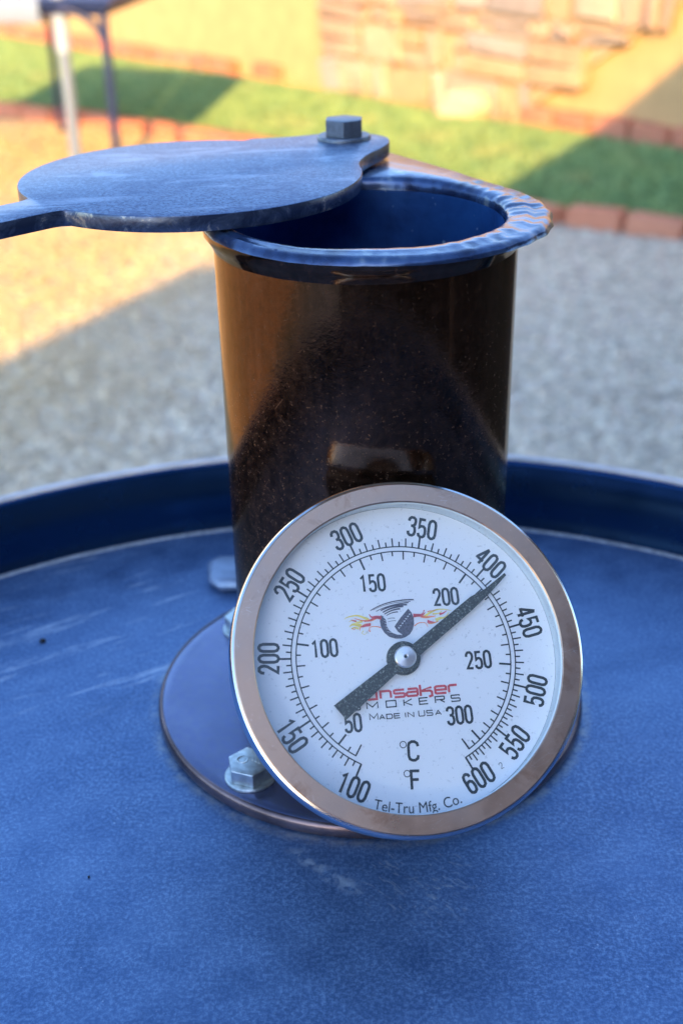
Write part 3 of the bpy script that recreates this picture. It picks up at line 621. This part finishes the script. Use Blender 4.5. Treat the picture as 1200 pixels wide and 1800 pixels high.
G = {
 '0': [([(.20, 0), (.06, .07), (0, .22), (0, .78), (.06, .93), (.20, 1), (.30, 1), (.44, .93), (.5, .78), (.5, .22), (.44, .07), (.30, 0)], True)],
 '1': [([(.06, .80), (.28, .97), (.28, 0)], False)],
 '2': [([(0, .74), (.03, .89), (.15, 1), (.35, 1), (.47, .89), (.5, .74), (.45, .58), (.03, .04), (.5, .02)], False)],
 '3': [([(0, .78), (.04, .92), (.16, 1), (.34, 1), (.47, .92), (.5, .78), (.46, .62), (.34, .54), (.18, .53)], False), ([(.34, .53), (.46, .45), (.5, .30), (.5, .2), (.45, .07), (.33, 0), (.17, 0), (.04, .08), (0, .22)], False)],
 '4': [([(.38, 0), (.38, .97)], False), ([(.36, 1), (0, .30), (0, .26), (.54, .26)], False)],
 '5': [([(.47, .98), (.07, .98), (.04, .50), (.16, .60), (.34, .60), (.46, .52), (.5, .38), (.5, .2), (.45, .07), (.33, 0), (.17, 0), (.05, .07), (0, .2)], False)],
 '6': [([(.48, .80), (.43, .93), (.30, 1), (.20, 1), (.06, .93), (0, .78), (0, .22), (.05, .07), (.2, 0), (.3, 0), (.45, .07), (.5, .22), (.5, .38), (.45, .52), (.31, .60), (.2, .60), (.05, .52), (.01, .42)], False)],
 'C': [([(.5, .74), (.46, .91), (.32, 1), (.18, 1), (.05, .93), (0, .78), (0, .22), (.05, .07), (.18, 0), (.32, 0), (.46, .09), (.5, .26)], False)],
 'F': [([(.02, 0), (.02, .98), (.48, .98)], False), ([(.02, .52), (.42, .52)], False)],
 'S': [([(1, .85), (.95, 1), (.05, 1), (0, .9), (0, .6), (.06, .52), (.94, .48), (1, .4), (1, .1), (.94, 0), (.05, 0), (0, .15)], False)],
 'M': [([(0, 0), (0, 1), (.5, .25), (1, 1), (1, 0)], False)], 'O': [([(0, 0), (0, 1), (1, 1), (1, 0)], True)],
 'K': [([(0, 0), (0, 1)], False), ([(1, 1), (.12, .5), (1, 0)], False)], 'E': [([(1, 1), (0, 1), (0, 0), (1, 0)], False), ([(0, .5), (.9, .5)], False)],
 'R': [([(0, 0), (0, 1), (.95, 1), (1, .9), (1, .6), (.95, .48), (.1, .48)], False), ([(.5, .48), (1, 0)], False)],
 'A': [([(0, 0), (.5, 1), (1, 0)], False), ([(.2, .32), (.8, .32)], False)], 'D': [([(0, 0), (0, 1), (.8, 1), (1, .8), (1, .2), (.8, 0)], True)],
 'I': [([(.1, 0), (.1, 1)], False)], 'N': [([(0, 0), (0, 1), (1, 0), (1, 1)], False)], 'U': [([(0, 1), (0, .1), (.1, 0), (.9, 0), (1, .1), (1, 1)], False)],
 'h': [([(0, 1.15), (0, 0)], False), ([(0, .95), (.85, 1), (1, .85), (1, 0)], False)], 'u': [([(0, 1), (0, .15), (.12, 0), (1, 0), (1, 1)], False)],
 'n': [([(0, 0), (0, 1), (.85, 1), (1, .85), (1, 0)], False)], 's': [([(1, 1), (.1, 1), (0, .9), (0, .6), (.1, .52), (.9, .48), (1, .4), (1, .1), (.9, 0), (0, 0)], False)],
 'a': [([(.1, 1), (.9, 1), (1, .88), (1, 0)], False), ([(1, .55), (.1, .55), (0, .42), (0, .12), (.1, 0), (1, 0)], False)],
 'k': [([(0, 1.45), (0, -.15)], False), ([(1, .98), (.1, .55), (.85, .5), (1, .35), (1, -.2), (.7, -.32)], False)],
 'e': [([(0, .5), (1, .5), (1, .88), (.88, 1), (.12, 1), (0, .88), (0, .12), (.12, 0), (1, 0)], False)], 'r': [([(0, 0), (0, .85), (.15, 1), (.9, 1)], False)],
}
def word(ink, txt, origin, ang, h, wx, gap, sw, center=False, upright=None):
    """origin = baseline start (or centre); ang = direction of reading; h height; wx = glyph width factor"""
    W = sum((.5 if c.isdigit() or c in 'CF' else (.25 if c == 'I' else (.5 if c == ' ' else 1)))*wx+gap for c in txt)-gap
    ux = np.array([math.cos(ang), math.sin(ang)]); uy = np.array([-ux[1], ux[0]])
    o_ = np.array(origin, float)
    if center: o_ = o_-ux*W/2-uy*h/2
    x = 0
    for c in txt:
        cw = (.5 if c.isdigit() or c in 'CF' else (.25 if c == 'I' else (.5 if c == ' ' else 1)))*wx
        if c != ' ':
            hh_ = h
            for pts_, cl in G[c]: ink.stroke([o_+ux*(x+px__*wx)+uy*(py__*hh_) for px__, py__ in pts_], sw, closed=cl)
        x += cw+gap
HUB = np.array(D(711, 1156))
AF = [(100, -147.2), (150, -114.3), (200, -82.3), (250, -49.6), (300, -16.1), (350, 17.8), (400, 51.6), (450, 82.6), (500, 112.2), (550, 136.6), (600, 158.3)]
fx = np.array([p[0] for p in AF], float); fy = np.array([p[1] for p in AF])
co = np.polyfit((fx-350)/250, fy, 5)
def angF(F_):
    # cubic fit blended with the measured marks
    base = np.polyval(co, (F_-350)/250); res_ = fy-np.polyval(co, (fx-350)/250); return float(base+np.interp(F_, fx, res_))
def pol(r, deg): t = math.radians(deg); return HUB+np.array([r*math.sin(t), r*math.cos(t)])
sc = Ink(); RS, RS2 = .0394, .0377
for r_ in (RS, RS2):
    a0, a1_ = (angF(100), angF(600)) if r_ == RS else (-143.2, 154.6)
    sc.stroke([pol(r_, t) for t in np.linspace(a0, a1_, 140)], .00042)
for f_ in range(100, 601, 5):
    L_ = .0044 if f_ % 50 == 0 else (.0031 if f_ % 10 == 0 else .0018); wt_ = .00068 if f_ % 50 == 0 else .0005
    sc.stroke([pol(RS-.0001, angF(f_)), pol(RS+L_, angF(f_))], wt_)
for c_ in range(40, 316, 5):
    f_ = c_*1.8+32; t = angF(f_)
    t = {40: -143.0, 315: 154.4}.get(c_, t)
    L_ = .0042 if c_ % 50 == 0 or c_ in (40, 315) else (.0030 if c_ % 10 == 0 else .0017); wt_ = .00068 if c_ % 50 == 0 else .0005
    sc.stroke([pol(RS2+.0001, t), pol(RS2-L_, t)], wt_)
sc.build('scale_marks', INK, dial)
nm = Ink()
for f_, t, inward in ((100, -147.8, 1), (150, -115.2, 1), (200, -82.1, 0), (250, -49, 0), (300, -15.8, 0), (350, 18.2, 0), (400, 52, 0), (450, 82.6, 0), (500, 112.4, 1), (550, 136.4, 1), (600, 158, 1)):
    ctr = pol(.0470 if not inward else .0474, t); ang = math.radians(-t)+(PI if inward else 0)
    word(nm, str(f_), ctr, ang, .0066, .0049, .00125, .0010, True)
for s_, px__ in (('50', (620, 1271)), ('100', (570, 1140)), ('150', (654, 1025)), ('200', (783, 1049)), ('250', (840, 1160)), ('300', (807, 1257))):
    word(nm, s_, D(*px__), math.radians(-3.5), .0057, .0043, .00105, .00088, True)
word(nm, 'C', D(726, 1320), math.radians(-7), .0062, .0066, 0, .00095, True)
word(nm, 'F', D(730, 1371), math.radians(-7), .0062, .0062, 0, .00095, True)
for p_ in ((708, 1309), (715, 1360)):
    c_ = D(*p_); nm.stroke([(c_[0]+.0011*math.cos(t), c_[1]+.0011*math.sin(t)) for t in np.linspace(0, 2*PI, 13)[:-1]], .0003, closed=True)
word(nm, '2', D(880, 1346), math.radians(22), .0021, .0022, 0, .0002, True)
nm.build('numerals', INK, dial)
def place(ink, ch_, xl, xr, yb, h_, sw, up=1.0):
    """one letter between two measured columns of the dial photograph, standing on the base line yb"""
    a_, b_ = np.array(D(xl, yb)), np.array(D(xr, yb-(xr-xl)*.085)); ux = b_-a_; L_ = np.linalg.norm(ux); ux /= L_; uy = np.array([-ux[1], ux[0]])
    for pts_, cl in G[ch_]: ink.stroke([a_+ux*(qx*L_)+uy*(qy*h_*up) for qx, qy in pts_], sw, closed=cl)
tx = Ink()
for c_, xl, xr in zip('SMOKERS', (617, 645, 679, 710, 737, 765, 793), (633, 664, 696, 724, 752, 781, 808)): place(tx, c_, xl, xr, 1246.5-(xl-645)*.090, .0021, .00042)
for c_, xl, xr, h_ in (('M', 650, 664, .0021), ('A', 667, 676, .0015), ('D', 679.5, 689.5, .0015), ('E', 693, 703, .0015), ('I', 712.5, 713.5, .0016), ('N', 717, 727, .0016), ('U', 736, 746, .0019), ('S', 750, 760, .0017), ('A', 765, 775, .0015)):
    place(tx, c_, xl, xr, 1266-(xl-650)*.080, h_, .00034)
tx.build('small_lettering', INK, dial)
hk = Ink()
for c_, xl, xr in zip('hunsaker', (624, 646, 669, 693, 715, 739, 765, 789), (640, 662, 687, 711, 734, 759, 784, 805)): place(hk, c_, xl, xr, 1228.3-(xl-667)*.092, .0024, .0008)
hk.build('red_lettering', REDI, dial)
# maker's name bent round the foot of the dial
cu = bpy.data.curves.new('t', 'FONT'); cu.body = 'Tel-Tru Mfg. Co.'; cu.size = 1; to = bpy.data.objects.new('t', cu); C.objects.link(to)
bpy.context.view_layer.update(); me = bpy.data.meshes.new_from_object(to.evaluated_get(bpy.context.evaluated_depsgraph_get())); bpy.data.objects.remove(to)
xs_ = [v.co.x for v in me.vertices]; x0, x1 = min(xs_), max(xs_); ta, tb_ = -157.5, -191.6
for v in me.vertices:
    f_ = (v.co.x-x0)/(x1-x0); t = ta+(tb_-ta)*f_; q = pol(.0522-v.co.y*.0050, t); v.co = (q[0], q[1], -.00935)
link('maker_lettering', me, INK, dial)
# emblem: a whirling ball between two flames, drawn in photograph units of its own little frame
def E(x, y): return D(600+x/5.4545, 1030+y/5.4545)
em = Ink(-.0093); u = 1/5.4545*.0002
cres = [(375, 280), (366, 340), (378, 400), (410, 450), (455, 488), (515, 506), (570, 505), (620, 490), (660, 455), (688, 400)]
cin = [(398, 292), (425, 330), (432, 385), (455, 425), (490, 452), (535, 468), (575, 470)]
em.quad([E(*p) for p in cres[:7]]+[E(*p) for p in cin[::-1]])
em.quad([E(*p) for p in [(637, 218), (668, 255), (690, 305), (693, 370), (680, 420), (652, 465), (610, 492), (570, 505), (578, 465), (540, 440), (505, 390), (560, 310)]])
for k, (xa, ya, xb, yb, xm, ym, w_) in enumerate([(275, 238, 690, 132, 440, 130, 9), (300, 232, 660, 150, 450, 150, 4), (330, 245, 640, 160, 460, 175, 7), (375, 238, 625, 180, 480, 178, 12), (395, 255, 590, 195, 480, 200, 13), (410, 272, 560, 220, 480, 225, 11), (430, 285, 540, 250, 480, 250, 8), (440, 318, 510, 310, 470, 305, 5), (445, 345, 520, 335, 480, 332, 4)]):
    P_ = [(xa*(1-t)**2+2*xm*t*(1-t)+xb*t*t, ya*(1-t)**2+2*ym*t*(1-t)+yb*t*t) for t in np.linspace(0, 1, 14)]
    em.stroke([E(*p) for p in P_], w_*u*.9, w_*u*1.4)
em.build('emblem_ball', GREYI, dial)
lt = Ink(-.00915)
for k in range(7):
    x_, y_ = 540+k*17, 400-k*22; lt.stroke([E(x_, y_), E(x_+9, y_+9)], 5*u); lt.stroke([E(x_+9, y_+9), E(x_+16, y_-4)], 4*u)
for k in range(6): lt.stroke([E(395+k*8, 300+k*28), E(440+k*12, 330+k*24)], 3*u)
lt.build('emblem_highlights', DIALW, dial)
def flames(ink, paths, wk=1):
    for pts_, w_ in paths: ink.stroke([E(*p) for p in catmull(pts_, 5)], w_*u*wk*1.7, 3.5*u)
rd = Ink(-.0092); orr = Ink(-.00925); ye = Ink(-.0093)
flames(rd, [([(380, 308), (330, 300), (285, 300), (262, 272)], 22), ([(375, 305), (310, 312), (262, 335), (215, 345)], 14), ([(275, 372), (235, 380), (200, 392), (180, 388)], 20), ([(140, 340), (110, 335), (90, 325)], 10), ([(685, 285), (735, 282), (775, 275), (800, 255)], 22), ([(690, 288), (745, 290), (790, 300)], 14), ([(935, 272), (970, 262), (1005, 238)], 14), ([(820, 340), (850, 345), (890, 348)], 20), ([(790, 232), (780, 255), (765, 268)], 6)])
flames(orr, [([(330, 305), (280, 330), (225, 335), (180, 330), (120, 310)], 16), ([(375, 400), (330, 390), (280, 395), (258, 430)], 6), ([(280, 368), (225, 372), (180, 400), (175, 430)], 12), ([(255, 425), (275, 440), (262, 400)], 4), ([(760, 290), (810, 300), (860, 295), (900, 290)], 18), ([(695, 385), (740, 355), (800, 355), (825, 395)], 6), ([(830, 350), (870, 355), (930, 340)], 18), ([(820, 250), (850, 240), (900, 238)], 6), ([(100, 410), (125, 418), (130, 405)], 5)])
flames(ye, [([(260, 325), (200, 300), (140, 285), (60, 300), (25, 320)], 15), ([(200, 340), (150, 350), (110, 330), (70, 345)], 12), ([(190, 385), (130, 370), (95, 375), (75, 395)], 22), ([(165, 410), (120, 400), (90, 415)], 12), ([(210, 430), (195, 455), (225, 465), (240, 445)], 4), ([(800, 290), (850, 255), (910, 228), (985, 225), (1050, 238)], 14), ([(900, 330), (940, 310), (990, 300), (1030, 250)], 20), ([(870, 270), (930, 262), (960, 240)], 10)])
rd.build('emblem_red', REDI, dial); orr.build('emblem_orange', ORI, dial); ye.build('emblem_yellow', YEI, dial)
# needle and hub
ZN = -.0062
def N_(px, py): return D(px, py, ZN)
poly = [N_(587, 1240), N_(609, 1265), N_(700, 1181), N_(714, 1180), N_(737, 1153), N_(830, 1072), N_(862, 1041), N_(889, 1011), N_(886, 1007), N_(852, 1035), N_(826, 1049), N_(722, 1135), N_(702, 1143), N_(690, 1160)]
obj_bm('needle', prism(poly, ZN-.0006, ZN), NEEDLE, tg)
hb = D(711, 1155.5, ZN)
V, F = lathe([(0, -.0095), (.0058, -.0095), (.0058, -.0075), (.0050, -.0070), (.0046, -.0062), (.0046, -.0056), (0, -.0056)], 48, c=hb); hbo = obj('hub_base', V, F, NEEDLE, tg, 40); clean(hbo)
V, F = lathe([(0.0005, -.0050), (.0006, -.0043), (.0008, -.0042), (.0034, -.0044), (.0038, -.0048), (.0038, -.0056)], 48, c=hb); obj('hub_cap', V, F, simple('turned_steel_cap', (.78, .74, .72), .28, 1.0, amt=.05), tg, 30)
V, F = lathe([(0, -.0049), (.00055, -.0049)], 16, c=hb); clean(obj('hub_pin', V, F, INK, tg))
